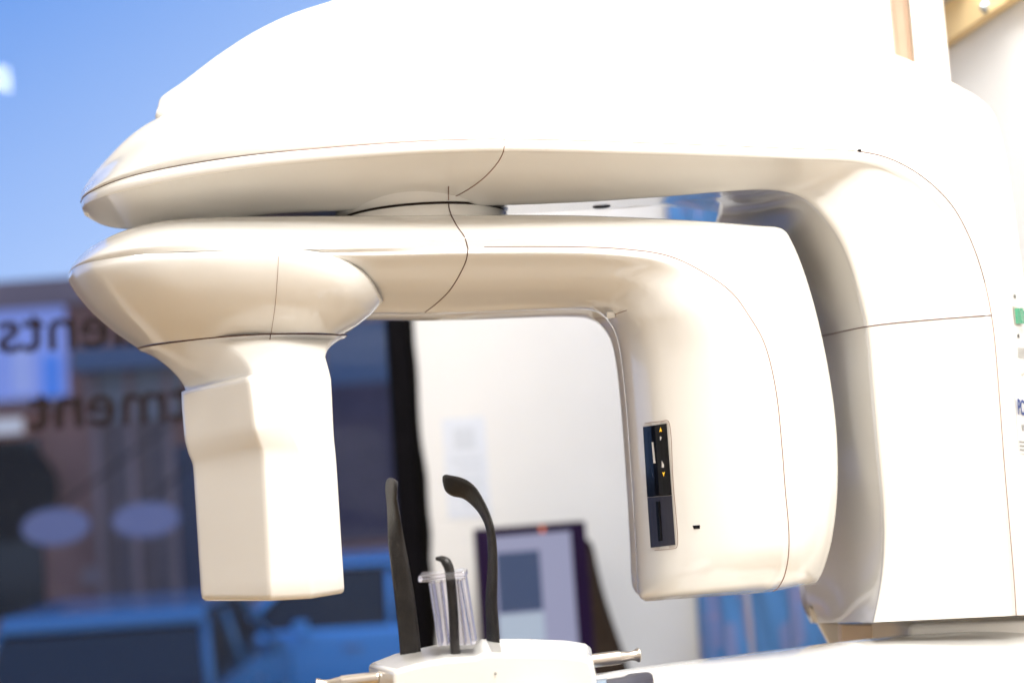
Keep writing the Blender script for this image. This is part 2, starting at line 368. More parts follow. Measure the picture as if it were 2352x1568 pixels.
# blue printed curtain on the right wall
CURT = bpy.data.materials.new('blue_curtain'); CURT.use_nodes = True
ct = CURT.node_tree; cb = ct.nodes['Principled BSDF']; cb.inputs['Roughness'].default_value = .85
at = ct.nodes.new('ShaderNodeAttribute'); at.attribute_name = 'print'; ct.links.new(at.outputs['Color'], cb.inputs['Base Color'])
def curtain():
    nb, nz = 120, 160; b0, b1 = .03, 1.5; z0, z1 = .25, 2.45
    V = []; cols = []; Fc = []
    branches = []
    for s0, sl, fq, ph in ((.30, -.10, 3, 1), (.62, -.22, 4, 2.5), (.50, .06, 2.5, 4), (.86, -.12, 3.4, .4)): branches.append((s0, sl, fq, ph))
    for j in range(nz):
        z = z0+(z1-z0)*j/(nz-1)
        for i in range(nb):
            s = i/(nb-1); b = b0+(b1-b0)*s
            off = .05+.022*math.sin(s*34+.35*math.sin(z*3))+.008*math.sin(s*81+1+z)
            V.append(RM(off, b, z))
            c = np.array((.075, .235, .58)); n = .5+.5*math.sin(s*57+z*9)*math.sin(z*13+s*21)
            c = c*(.8+.35*n)
            for (s0, sl, fq, ph) in branches:
                x = s0+sl*(z-.9)+.018*math.sin(fq*z*2+ph); d = abs(s-x)
                if d < .013: c = c*(d/.013)**2+np.array((.62, .58, .68))*(1-(d/.013)**2)
            for _ in ():
                pass
            cols.append((*c, 1))
    rs = np.random.default_rng(3)
    for _ in range(150):
        i0, j0, rr = rs.integers(nb), rs.integers(nz), rs.integers(1, 4)
        for j in range(max(0, j0-rr*2), min(nz, j0+rr*2)):
            for i in range(max(0, i0-rr), min(nb, i0+rr)):
                if ((i-i0)/rr)**2+((j-j0)/(2*rr))**2 < 1: cols[j*nb+i] = tuple(np.array(cols[j*nb+i])*.6+np.array((.36, .28, .5, 1))*.4)
    for j in range(nz-1):
        for i in range(nb-1): Fc.append((j*nb+i, j*nb+i+1, (j+1)*nb+i+1, (j+1)*nb+i))
    me = bpy.data.meshes.new('cloth'); me.from_pydata([tuple(v) for v in V], [], Fc)
    ca = me.color_attributes.new('print', 'FLOAT_COLOR', 'POINT'); ca.data.foreach_set('color', np.array(cols, dtype=np.float32).ravel())
    t = thing('curtain', RM(.05, .75, z0), 'tall blue curtain printed with pale pink branches hanging behind the machine', 'curtain')
    o = link('cloth', me, CURT, t); s = o.modifiers.new('solid', 'SOLIDIFY'); s.thickness = .002
    tube('curtain_rod', [RM(.05, b0-.02, z1+.012), RM(.05, b1+.03, z1+.012)], .009, STEEL, t, 10)
curtain()

# wooden rail with a bolt and white bracket on the right wall
def on_right(px, py):
    n = E1; d = W(px, py, 1)-CAM; t = (CORNER-CAM).dot(n)/d.dot(n); p = CAM+d*t
    return (p-CORNER).dot(E2), p.z
b0, zb = on_right(2230, 78); b1, zb2 = on_right(2352, 22); _, zt = on_right(2230, -8)
rail = thing('wooden_rail', RM(0, b1, zb), 'golden pine mounting rail bolted to the wall at top right', 'rail')
rbox('board', .002, .024, b0-.5, b1+.5, zb, zb+.066, WOOD, rail, .002)
bb, bz = on_right(2295, 16)
def bolt():
    c = RM(.024, bb, bz)
    V = []; n = 20; prof = ((.0105, 0), (.0105, .003), (.007, .0035), (.0065, .007), (.004, .0095), (.0001, .01))
    for r_, h in prof:
        for k in range(n): V.append(c+E1*h+E2*(r_*math.cos(k*2*math.pi/n))+Vector((0, 0, r_*math.sin(k*2*math.pi/n))))
    Fc = [(i*n+k, i*n+(k+1) % n, (i+1)*n+(k+1) % n, (i+1)*n+k) for i in range(len(prof)-1) for k in range(n)]
    meshobj('bolt', V, Fc, mat('zinc', (.55, .62, .68), .25, metal=1), rail)
bolt()
bs, bzz = on_right(2240, 10)
shelf = thing('wall_shelf', RM(.07, b0, zb+.066), 'white painted shelf edge resting on the pine rail at top right', 'shelf')
rbox('shelf_board', .002, .09, b0-.55, bs+.03, zb+.0675, zb+.09, WHITE, shelf, .003)

# ================================================================== OUTSIDE: the street seen through the glass
GZ = -.9
ASPH = mat('asphalt', (.05, .05, .055), .9, noise=.2, nscale=2); PAVE = mat('pavement_slab', (.2, .19, .18), .9, noise=.15, nscale=2)
structure(wbox('road', -60, 60, 6.2, 15.4, GZ-.2, GZ, ASPH))
structure(wbox('pavement', -60, 60, 5.0, 6.2, GZ-.2, GZ+.12, PAVE))
structure(wbox('pavement_far', -60, 60, 15.4, 18.0, GZ-.2, GZ+.12, PAVE))
structure(wbox('ground', -150, 150, 15.5, 200, GZ-.3, GZ-.05, PAVE))
BRK = mat('brown_brick', (.42, .18, .13), .9, noise=.25, nscale=1.2)
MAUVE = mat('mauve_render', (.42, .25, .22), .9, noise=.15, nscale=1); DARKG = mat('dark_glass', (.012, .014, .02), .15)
GREYG = mat('grey_shutter', (.32, .28, .27), .5, noise=.1, nscale=1)
LITW = mat('lit_window', (.2, .24, .4), .2, emit=(.22, .27, .62), estr=.75); LITP = mat('poster_white', (.4, .42, .6), .5, emit=(.4, .42, .7), estr=.5)
LITB = mat('poster_blue', (.1, .25, .6), .5, emit=(.07, .2, .62), estr=.6)
SLB = mat('slate_blue_panel', (.12, .155, .23), .5, noise=.05, nscale=2)
FY = 18.0
bld = thing('brick_building', (-4, FY+2, GZ), 'low brown brick shop building across the street under the blue sky', 'building')
def X(px, py, y=FY): return W(px, py, y)
def fbox(name, px0, py0, px1, py1, m, parent, y0=FY, dep=.08, back=0):
    c = ((px0+px1)/2, (py0+py1)/2); l = W(px0, c[1], y0); r = W(px1, c[1], y0); t = W(c[0], py0, y0); b = W(c[0], py1, y0)
    return wbox(name, l.x, r.x, y0-dep, y0+back, b.z, t.z, m, parent)
topz = X(80, 668).z
wbox('wall', -13, 6, FY, FY+7, GZ, topz, BRK, bld)
wbox('cornice', -13.1, 6.1, FY-.22, FY, topz-.22, topz+.12, MAUVE, bld)
f1 = fbox('window', -60, 700, 155, 918, LITW, bld, dep=.05)
fbox('poster', 30, 800, 75, 905, LITP, f1, FY-.05, .03); fbox('poster', 100, 815, 140, 912, LITB, f1, FY-.05, .03)
fbox('window_sill', -60, 918, 165, 940, MAUVE, bld, dep=.2)
fbox('shutter', 205, 850, 425, 965, GREYG, bld, dep=.06)
fbox('sloped_awning', 190, 800, 430, 850, SLB, bld, dep=.5)
for px in (225, 305, 392):
    fbox('pillar', px, 850, px+16, 1400, MAUVE, bld, dep=.14)
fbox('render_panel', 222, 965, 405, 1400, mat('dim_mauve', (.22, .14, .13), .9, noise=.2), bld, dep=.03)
fbox('doorway', -80, 1010, 100, 1420, DARKG, bld, dep=.04); fbox('doorway', 405, 1020, 470, 1420, mat('navy_door', (.02, .035, .085), .4), bld, dep=.05)
fbox('window', 745, 735, 910, 880, SLB, bld, dep=.05); fbox('shopfront', 700, 880, 960, 1240, mat('plum_wall', (.14, .085, .10), .8, noise=.2), bld, dep=.04)
# arch over dark doorway
def disc(name, cx, cy, rx, ry, m, parent, y, dep=.05, n=40):
    c = W(cx, cy, y); ax = abs(W(cx+rx, cy, y).x-c.x); az = abs(W(cx, cy+ry, y).z-c.z)
    V = [(c.x+ax*math.cos(2*math.pi*k/n), y-d, c.z+az*math.sin(2*math.pi*k/n)) for d in (0, dep) for k in range(n)]
    Fc = [(k, (k+1) % n, n+(k+1) % n, n+k) for k in range(n)]+[tuple(range(n)), tuple(range(n, 2*n))]
    return meshobj(name, V, Fc, m, parent, smooth=False)
disc('arched_doorway', 15, 1130, 120, 115, mat('deep_arch', (.006, .006, .01), .9), bld, FY-.05, .03)
disc('door_medallion', 210, 1322, 20, 24, MAUVE, bld, FY-.04, .05)
sg = thing('lit_sign', X(10, 1000), 'small warm white rectangular shop sign glowing on the brick facade', 'sign')
fbox('sign_panel', -60, 962, 55, 998, mat('cream_sign', (.5, .46, .42), .5, emit=(.5, .46, .44), estr=.8), sg, FY-.1, .1)
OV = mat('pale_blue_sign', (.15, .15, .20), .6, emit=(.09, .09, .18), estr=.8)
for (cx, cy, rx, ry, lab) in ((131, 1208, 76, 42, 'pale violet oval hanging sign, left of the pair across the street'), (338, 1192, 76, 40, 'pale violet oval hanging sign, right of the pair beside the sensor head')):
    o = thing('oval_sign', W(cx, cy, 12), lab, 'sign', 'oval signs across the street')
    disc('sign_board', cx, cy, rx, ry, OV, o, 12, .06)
    p = W(cx, cy-ry, 12); q = Vector((p.x, 12-.03, p.z-.02)); 
    tube('hanging_rod', [q, q+Vector((0, 6.0, 1.2))], .012, FRAME, o, 6)

# cars: body swept from a side outline, with glass, wheels and lamps
REDL = mat('red_lamp', (.35, .01, .02), .3, emit=(.25, .0, .03), estr=.4)
def car(name, label, x0, y0, L, facing, paint, scale=1.0, roof_h=1.5, turn=False):
    t = thing(name, (x0, y0, GZ), label, 'car'); wd = 1.78; s = facing
    def O(a, b, c): return Vector((-b, a, c)) if turn else Vector((a, b, c))
    def P(u, v, z): return Vector((x0, y0, GZ))+O(s*(u-.5)*L, v, z*scale)
    def pb(nm, c, u0, u1, hv, hz, mm, bev):
        p = c+O(u0, -hv, -hz); q = c+O(u1, hv, hz)
        return wbox(nm, min(p.x, q.x), max(p.x, q.x), min(p.y, q.y), max(p.y, q.y), p.z, q.z, mm, t, bev)
    prof = [(0, .32), (0, .62), (.02, .78), (.10, .86), (.26, .93), (.74, .95), (.90, .92), (.985, .84), (1, .60), (1, .32)]
    low = [(.86, .3), (.85, .48), (.815, .62), (.765, .62), (.73, .48), (.72, .3), (.28, .3), (.27, .48), (.235, .62), (.185, .62), (.15, .48), (.14, .3)]
    out = prof+low; n = len(out); V = []
    for v, ins in ((-wd/2, .03), (-wd/2+.05, 0), (wd/2-.05, 0), (wd/2, .03)):
        for (u, z) in out: V.append(P(u, v, z-ins*(1 if z > .5 else 0)))
    Fc = []
    for r_ in range(3):
        for i in range(n): Fc.append((r_*n+i, r_*n+(i+1) % n, (r_+1)*n+(i+1) % n, (r_+1)*n+i))
    Fc += [tuple(range(n)), tuple(range(3*n, 4*n))]
    body = meshobj('body', V, Fc, paint, t, smooth=False, bevel=.03)
    g = [(.24, .92), (.36, roof_h-.04), (.40, roof_h-.02), (.66, roof_h-.02), (.72, roof_h-.05), (.86, .92)]
    n = len(g); V = []
    for v, k in ((-wd/2+.06, 0), (-wd/2+.19, 1), (wd/2-.19, 1), (wd/2-.06, 0)):
        for (u, z) in g: V.append(P(u, v, z if k else min(z, .93)+(z-.93)*.0))
    Fc = [(r_*n+i, r_*n+i+1, (r_+1)*n+i+1, (r_+1)*n+i) for r_ in range(3) for i in range(n-1)]+[tuple(range(n)), tuple(range(3*n, 4*n))]
    meshobj('cabin_glass', V, Fc, DARKG, t, smooth=False)
    rf = [(.345, roof_h-.07), (.37, roof_h), (.68, roof_h+.01), (.735, roof_h-.07)]; V = []
    for v in (-wd/2+.17, wd/2-.17):
        for (u, z) in rf: V.append(P(u, v, z))
    V += [v+Vector((0, 0, .05)) for v in V]
    Fc = [(i, i+1, 5+i, 4+i) for i in range(3)]+[(8+i, 9+i, 13+i, 12+i) for i in range(3)]+[(i, i+1, 9+i, 8+i) for i in range(3)]+[(4+i, 5+i, 13+i, 12+i) for i in range(3)]+[(0, 4, 12, 8), (3, 7, 15, 11)]
    meshobj('roof', V, Fc, paint, t, smooth=False, bevel=.02)
    for u0, u1, z1 in ((.25, .36, roof_h-.05), (.52, .52, roof_h-.05), (.85, .725, roof_h-.06)):
        for sd in (-1, 1):
            tube('pillar', [P(u0, sd*(wd/2-.06), .93), P(u1, sd*(wd/2-.18), z1)], .035, paint, t, 6)
    tyre = mat('tyre_rubber', (.015, .015, .017), .8); rim = mat('wheel_rim', (.4, .42, .5), .35, metal=.6)
    for u in (.21, .79):
        for sd in (-1, 1):
            c = P(u, sd*(wd/2-.1), .31); k = 28; V = []
            for (rr, h) in ((.2, -.09), (.3, -.1), (.315, -.06), (.315, .06), (.3, .1), (.2, .09)):
                for i in range(k): V.append(c+O(rr*math.cos(2*math.pi*i/k), h, rr*math.sin(2*math.pi*i/k)))
            Fc = [(a*k+i, a*k+(i+1) % k, ((a+1) % 6)*k+(i+1) % k, ((a+1) % 6)*k+i) for a in range(6) for i in range(k)]
            wh = meshobj('wheel', V, Fc, tyre, t)
            V = [c+O(rr*math.cos(2*math.pi*i/k), h*sd, rr*math.sin(2*math.pi*i/k)) for (rr, h) in ((.2, .08), (.06, .05)) for i in range(k)]
            Fc = [(i, (i+1) % k, k+(i+1) % k, k+i) for i in range(k)]+[tuple(range(k, 2*k))]
            meshobj('rim', V, Fc, rim, wh)
    for sd in (-1, 1):
        a = P(1.0, sd*.68, .70); pb('headlight', a, -.06, .06, .2, .07, rim, .02)
        a = P(0, sd*.7, .72); pb('tail_light', a, -.06, .06, .16, .12, REDL, .02)
    for sd in (-1, 1):
        a = P(.70, sd*(wd/2+.07), .98); pb('wing_mirror', a, -.06, .06, .07, .06, paint, .02)
        for u in (.40, .60):
            a = P(u, sd*(wd/2+.012), .78); pb('door_handle', a, -.08, .08, .012, .015, rim, .004)
BLUEP = mat('bright_blue_paint', (.20, .60, 1.0), .25, coat=.6); PALEP = mat('dusky_teal_paint', (.07, .22, .38), .25, coat=.6)
ex = W(385, 1430, 13.0).x
car('blue_car', 'bright blue car parked side on, beneath the hanging sensor head', ex+2.15, 13.4, 4.3, -1, BLUEP, 1.0, 1.45)
xc = W(180, 1430, 9.5).x
car('teal_car', 'dusky teal car seen from behind at far left beyond the window', xc, 10.6, 4.0, 1, PALEP, 1.0, 1.40, True)

# ================================================================== THE X-RAY MACHINE
base = W(2200, 1000, 1.9)
XM = thing('xray_machine', (base.x, base.y, 0), 'ivory dental panoramic x-ray machine with overhead arm and rotating c-shaped arm', 'x-ray machine')

# ---- overhead hook: stations (seam, band, inner crease, far edge, outer silhouette)
HK = [((185,465,1.80),(188,478,1.80),(195,495,1.80),(200,497,1.81),(185,460,1.80)),
 ((196,448,1.74),(200,466,1.735),(240,519,1.80),(245,521,1.84),(186,445,1.80)),
 ((250,421,1.69),(252,446,1.68),(320,527,1.78),(330,528,1.86),(200,420,1.80)),
 ((333,396,1.66),(335,425,1.65),(430,520,1.735),(440,520,1.87),(235,375,1.80)),
 ((542,360,1.625),(542,388,1.615),(600,492,1.72),(600,522,1.95),(310,300,1.80)),
 ((750,340,1.61),(750,366,1.60),(780,483,1.70),(780,530,1.95),(420,245,1.80)),
 ((980,324,1.60),(980,350,1.59),(980,472,1.70),(980,525,1.95),(700,200,1.80)),
 ((1158,320,1.60),(1158,345,1.59),(1150,471,1.70),(1150,493,1.90),(1158,180,1.80)),
 ((1400,326,1.61),(1400,350,1.60),(1350,463,1.70),(1350,483,1.90),(1400,185,1.80)),
 ((1650,335,1.64),(1650,357,1.63),(1545,450,1.70),(1530,465,1.88),(1650,180,1.82)),
 ((1850,343,1.67),(1850,365,1.66),(1690,438,1.70),(1640,448,1.88),(1850,150,1.85)),
 ((1972,348,1.69),(1965,371,1.68),(1790,437,1.72),(1650,490,1.98),(2000,110,1.88)),
 ((2039,363,1.70),(2028,386,1.69),(1850,453,1.71),(1640,540,2.05),(2100,142,1.90)),
 ((2101,394,1.71),(2085,416,1.70),(1895,493,1.70),(1660,600,2.06),(2190,190,1.90)),
 ((2156,438,1.715),(2136,458,1.705),(1935,550,1.70),(1700,680,2.06),(2250,224,1.90)),
 ((2199,490,1.72),(2177,507,1.71),(1960,610,1.70),(1730,740,2.06),(2287,265,1.90)),
 ((2247,596,1.72),(2222,605,1.71),(1982,685,1.70),(1755,775,2.06),(2325,440,1.90)),
 ((2278,725,1.72),(2252,727,1.71),(1997,749,1.70),(1775,797,2.06),(2352,640,1.90)),
 ((2293,880,1.72),(2267,880,1.71),(2010,890,1.70),(1795,930,2.06),(2398,850,1.90)),
 ((2306,1057,1.72),(2280,1057,1.71),(2024,1055,1.70),(1815,1090,2.06),(2430,1050,1.90)),
 ((2318,1200,1.72),(2292,1200,1.71),(2036,1200,1.70),(1828,1250,2.06),(2450,1200,1.90)),
 ((2329,1330,1.72),(2303,1330,1.71),(2030,1330,1.70),(1840,1380,2.06),(2462,1330,1.90)),
 ((2334,1412,1.72),(2308,1414,1.71),(2010,1428,1.70),(1862,1430,2.06),(2468,1412,1.90))]
FWD = [0, 0, .006, .014, .026, .033, .036, .036, .033, .025, .015, .006]+[0]*11
S = [(h[0][0], h[0][1], h[0][2]-f) for h, f in zip(HK, FWD)]; B = [(h[1][0], h[1][1], h[1][2]-f) for h, f in zip(HK, FWD)]; I = [h[2] for h in HK]; K = [h[3] for h in HK]; T = [h[4] for h in HK]
def mid(a, b, q, bul, pw=2.0):
    p = lerp(a, b, q); return (p[0], p[1], a[2]+(b[2]-a[2])*q**pw-bul*4*q*(1-q))
def backrail(l):
    o = []
    for i, p in enumerate(l):
        P = W(*p); yb = 3.6-p[2] if i < 9 else (2.0 if i == 9 else 2.12); o.append(np.array((P.x*.985, yb, P.z)))
    return o
BK = backrail(S)
hull_rails = [WP(S), WP([(b[0]*.5+s[0]*.5, b[1]*.5+s[1]*.5, b[2]-.001) for s, b in zip(S, B)]), WP(B)]
HQ = [min(1, max(0, (i-10)/3)) for i in range(len(B))]      # 0 on the beam, 1 on the upright
hull_rails += [WP([mid(b, i, .04, 0, 1.0) for b, i in zip(B, I)])]
hull_rails += [WP([mid(b, i, q, .010*h-.004*(1-h), 2.0*h+1.0*(1-h)) for b, i, h in zip(B, I, HQ)]) for q in (.3, .6, .85)]
hull_rails += [WP(I), WP([mid(i, k, .05, 0, 1.0) for i, k in zip(I, K)]), WP([mid(i, k, .5, -.0, 1.0) for i, k in zip(I, K)]), WP(K)]
Gh = rails_grid(hull_rails, 230, 64, 2.5, .8)
Gb = rails_grid([Gh[::10, -1], Gh[::10, -1]*.5+np.array(crspline(BK, 230))[::10]*.5, np.array(crspline(BK, 230))[::10]], 230, 8, 2, .5)
Gh = np.concatenate([Gh, Gb[:, 1:]], axis=1)
isp = int(229*7/22); ico = int(229*17/22)
hullL = grid_mesh('arm_end_hull', Gh[:isp+1], PLAST, XM); hullM = grid_mesh('arm_hull', Gh[isp:ico+1], PLAST, XM); hullC = grid_mesh('column_face', Gh[ico:], PLAST, XM)
HULL = [hullL.name, hullM.name, hullC.name]
cov = [WP(S), WP([mid(s, t, .06, .002) for s, t in zip(S, T)])]+[WP([mid(s, t, q, .004, 2.2) for s, t in zip(S, T)]) for q in (.3, .6, .85)]+[WP(T)]
Tb = [np.array((W(*p).x*.985, b[1], W(*p).z-.002)) for p, b in zip(T, BK)]
cov += [[(np.array(W(*p))*.6+b*.4) for p, b in zip(T, Tb)], Tb, [b+np.array((0, .004, 0)) for b in BK]]
Gc = rails_grid(cov, 230, 48, 2.5, .8)
cover = grid_mesh('arm_cover', Gc, PLAST, XM); COVER = [cover.name]
# dome on the arm
DM = [((356,270,1.80),(362,246,1.80)),((372,287,1.795),(368,227,1.80)),((400,292,1.788),(417,191,1.80)),((470,292,1.77),(500,128,1.80)),((560,288,1.752),(584,74,1.80)),((660,283,1.742),(668,34,1.80)),((800,276,1.733),(780,-3,1.80)),((930,270,1.73),(930,-62,1.80)),
 ((1150,265,1.73),(1120,-110,1.80)),((1450,265,1.735),(1400,-130,1.80)),((1700,270,1.75),(1700,-120,1.80)),((1820,270,1.775),(1838,-130,1.80)),((1866,250,1.80),(1866,-110,1.80))]
dr = [WP([mid(d, t, q, .012, 1.8) for d, t in DM]) for q in (0, .2, .4, .6, .8, .93, 1.0)]
Gd = rails_grid(dr, 120, 40, 1.0, .8)
dome = grid_mesh('arm_dome', Gd, PLAST, XM, mirror_y=1.80)
# seams of the arm
c1 = [(p[0], p[1]) for p in S]
def surf_tube(G, cols, j, r, m, parent, name='seam'):
    pts = [Vector(G[i, j]) for i in cols]; 
    pts = [p+(CAM-p).normalized()*.0004 for p in pts]
    return tube(name, pts, r, m, parent, 6)
surf_tube(Gh, range(0, 48), 0, .0006, SEAM, cover); surf_tube(Gh, range(47, 116), 0, .0006, SEAML, cover)
surf_tube(Gh, range(115, 172), 0, .0008, SEAM, cover); surf_tube(Gh, range(171, 230), 0, .0006, SEAML, cover)
seam([(1158,322),(1157,345),(1142,375),(1105,414),(1060,444),(1034,456)], HULL, hullM, .0006, SEAML)
seam([(1885,772),(1997,749),(2130,735),(2277,724)], HULL, hullC, .0007, SEAM)
wb = hit(1973, 346, HULL+COVER); wbox('latch_slot', wb.x-.002, wb.x+.002, wb.y-.002, wb.y+.002, wb.z-.001, wb.z+.001, BLACK, cover)
h = hit(1382, 474, HULL, .0003)
if h: lathe('screw_recess', (h.x, h.y), [(.012, h.z), (.010, h.z-.0012), (.0001, h.z-.0012)], mat('dark_recess', (.05, .04, .03), .6), hullM, 24)
h = hit(2255, 340, COVER, 0)
def cap(name, c, r, parent, m):
    nrm = (CAM-c).normalized(); a = nrm.cross(Vector((0, 0, 1))).normalized(); b = a.cross(nrm); V = []; n = 24
    prof = [(1, -.3), (1, .12), (.92, .3), (.7, .42), (.4, .48), (.001, .5)]
    for q, hh in prof:
        for k in range(n): V.append(c+(a*math.cos(2*math.pi*k/n)+b*math.sin(2*math.pi*k/n))*r*q+nrm*hh*r)
    return meshobj(name, V, [(i*n+k, i*n+(k+1) % n, (i+1)*n+(k+1) % n, (i+1)*n+k) for i in range(len(prof)-1) for k in range(n)], m, parent)
cap('screw_cap', h, .0045, XM, PLAST)

# ---- column post above the cover
pl = [W(p[0], 60, p[1]) for p in ((1862,1.99),(1872,1.965),(2036,1.93),(2047,1.932),(2050,1.95),(2093,1.95),(2095,1.936),(2160,1.95),(2172,1.97),(2165,2.25),(1880,2.25))]
zlo = W(2100, 330, 1.95).z
post = prism('column_post', [(p.x, p.y) for p in pl], zlo, 3.0, PLAST, XM, .002)
ss = [W(p[0], 60, p[1]) for p in ((2051,1.9485),(2092,1.9485),(2092,1.953),(2051,1.953))]
sl = prism('slot_strip', [(p.x, p.y) for p in ss], zlo, 2.99, TAN, post)
for px_ in (2060, 2083):
    g_ = W(px_, 60, 1.9478); prism('groove', [(g_.x-.0012, g_.y-.0006), (g_.x+.0012, g_.y-.0006), (g_.x+.0012, g_.y+.001), (g_.x-.0012, g_.y+.001)], zlo, 2.98, mat('groove_brown', (.36, .24, .16), .6), post)

# ---- hub: upper boss on the arm and neck of the rotating arm
hc = W(957, 466, 1.668); HX, HY, HZ = hc.x, 1.668+.107, hc.z
boss = lathe('pivot_boss', (HX, HY), [(.21, HZ+.046), (.17, HZ+.038), (.138, HZ+.030), (.119, HZ+.020), (.110, HZ+.010), (.107, HZ+.0012), (.104, HZ+.0008), (.02, HZ+.0008)], PLAST, XM)
lathe('pivot_gap', (HX, HY), [(.02, HZ+.0008), (.1035, HZ+.0008), (.1035, HZ-.0022), (.02, HZ-.0022)], GAP, XM)
neck = lathe('pivot_neck', (HX, HY), [(.02, HZ-.002), (.104, HZ-.002), (.107, HZ-.003), (.1075, HZ-.014), (.111, HZ-.022), (.121, HZ-.030), (.150, HZ-.040)], PLAST, XM)

# ---- rotating arm
CY = 1.79
CS = [((158,628,1.79),(158,626,1.79)),((173,613,1.72),(166,608,1.77)),((230,597,1.65),(200,573,1.74)),((330,583,1.605),(262,539,1.71)),((450,577,1.585),(350,511,1.69)),
 ((580,574,1.58),(470,500,1.68)),((690,573,1.582),(640,497,1.67)),((860,571,1.60),(860,496,1.665)),((1070,568,1.61),(1070,494,1.665)),((1300,567,1.61),(1300,495,1.665)),
 ((1430,572,1.61),(1460,500,1.665)),((1537,588,1.61),(1620,509,1.665)),((1620,628,1.61),(1735,519,1.665)),((1682,673,1.61),(1797,527,1.665)),((1720,725,1.61),(1820,560,1.665)),
 ((1755,786,1.61),(1858,660,1.665)),((1782,894,1.61),(1895,810,1.665)),((1796,1025,1.61),(1918,960,1.665)),((1804,1130,1.61),(1924,1085,1.665)),((1812,1220,1.61),(1919,1180,1.665)),
 ((1811,1275,1.612),(1907,1255,1.668)),((1803,1318,1.622),(1890,1310,1.68)),((1790,1345,1.65),(1878,1333,1.70)),((1776,1357,1.71),(1868,1341,1.74))]
cs = [c[0] for c in CS]; ct_ = [c[1] for c in CS]
def inward(t, s, d):
    v = np.array((s[0]-t[0], s[1]-t[1])); l = np.linalg.norm(v); v = v/l if l > 3 else np.array((0, 1.)); return (t[0]+v[0]*d, t[1]+v[1]*d, CY)
cvr = [WP(cs), WP([mid(s, t, .07, .001) for s, t in CS])]+[WP([mid(s, t, q, .002, 2.6) for s, t in CS]) for q in (.3, .55, .8, .93)]+[WP(ct_), WP([lerp(t, inward(t, s, 3), .35) for s, t in CS]), WP([inward(t, s, 8) for s, t in CS])]
Gv = rails_grid(cvr, 240, 40, 1.6, .7)
rcov = grid_mesh('rotating_arm_cover', Gv, PLAST, XM, mirror_y=CY)
IN = [((640,573,1.583),(640,586,1.582),(640,722,1.74)),((690,573,1.584),(690,587,1.584),(690,721,1.74)),((860,571,1.60),(860,587,1.602),(860,719,1.74)),((1070,568,1.61),(1070,583,1.604),(1000,720,1.74)),((1300,567,1.61),(1300,582,1.604),(1200,713,1.74)),
 ((1430,572,1.61),(1425,588,1.604),(1300,710,1.74)),((1537,588,1.61),(1528,603,1.604),(1355,712,1.74)),((1620,628,1.61),(1606,641,1.604),(1382,723,1.74)),((1682,673,1.61),(1666,685,1.604),(1400,742,1.74)),
 ((1720,725,1.61),(1703,734,1.604),(1414,768,1.74)),((1755,786,1.61),(1737,793,1.604),(1424,810,1.74)),((1782,894,1.61),(1763,897,1.604),(1434,890,1.74)),((1796,1025,1.61),(1777,1026,1.604),(1445,1025,1.74)),
 ((1804,1130,1.61),(1785,1130,1.604),(1452,1130,1.74)),((1812,1220,1.61),(1792,1218,1.604),(1458,1220,1.74)),((1811,1275,1.612),(1790,1270,1.606),(1462,1295,1.74)),((1803,1318,1.622),(1780,1305,1.614),(1464,1345,1.74)),
 ((1790,1345,1.65),(1762,1338,1.63),(1468,1368,1.745)),((1776,1357,1.71),(1745,1361,1.70),(1482,1380,1.76))]
IQ = [min(1, max(0, (k-3.5)/5)) for k in range(len(IN))]
IQ = [q*q*(3-2*q) for q in IQ]
prof_q = ((.2, -.003), (.42, .004), (.6, .019), (.76, .042), (.9, .082))
shr = [WP([i[0] for i in IN]), WP([(i[0][0]*.5+i[1][0]*.5, i[0][1]*.5+i[1][1]*.5, i[1][2]+.001) for i in IN]), WP([i[1] for i in IN])]
for q, dy in prof_q:
    shr.append(WP([(lerp(i[1], i[2], q)[0], lerp(i[1], i[2], q)[1], i[1][2]+(dy*IQ[k]+(.152*q-.02*math.sin(q*math.pi)**2)*.9*(1-IQ[k]))*(i[2][2]-i[1][2])/.136) for k, i in enumerate(IN)]))
shr += [WP([i[2] for i in IN]), WP([inward(i[2], i[1], 6) for i in IN])]
Gs = rails_grid(shr, 220, 56, 2.2, .9)
rsh = grid_mesh('rotating_arm_shell', Gs, PLAST, XM, mirror_y=CY)
# closing plate under the tube head
bot = [Vector(p) for p in Gs[-1]]+[Vector(p) for p in Gv[-1][::-1]]; n0 = len(bot)
botb = [Vector((p.x, 2*CY-p.y, p.z)) for p in bot]
Vb = [Vector((p.x, p.y, p.z)) for p in Gs[-1].tolist() and [Vector(q) for q in Gs[-1]]]
g1 = np.array(Gs[-1]); g2 = np.array(Gv[-1]); 
def capgrid(rowA):
    Vv = [tuple(p) for p in rowA]+[(p[0], 2*CY-p[1], p[2]) for p in rowA]; n = len(rowA)
    return Vv, [(i, i+1, n+i+1, n+i) for i in range(n-1)]
Va, Fa = capgrid(g1); Vb2, Fb = capgrid(g2); k = len(Va)
meshobj('tube_head_base', Va+Vb2, Fa+[tuple(a+k for a in f) for f in Fb], PLAST, XM)
RA_ = [rcov.name, rsh.name]
surf_tube(Gv, range(85, 240), 0, .00055, SEAML, rcov)
seam([(1030,463),(1031,476),(1036,494)], [neck.name]+RA_, neck, .0007, SEAM, 20, lift=.0002)
seam([(1036,494),(1050,520),(1067,545),(1075,572)], [neck.name]+RA_, rcov, .0007, SEAM, 30)
seam([(1075,572),(1071,596),(1056,630),(1031,669),(1002,697),(976,717)], [rsh.name], rsh, .0006, SEAM, 40)
seam([(1030,428),(1030,460)], [boss.name]+HULL, boss, .0006, SEAML, 12)

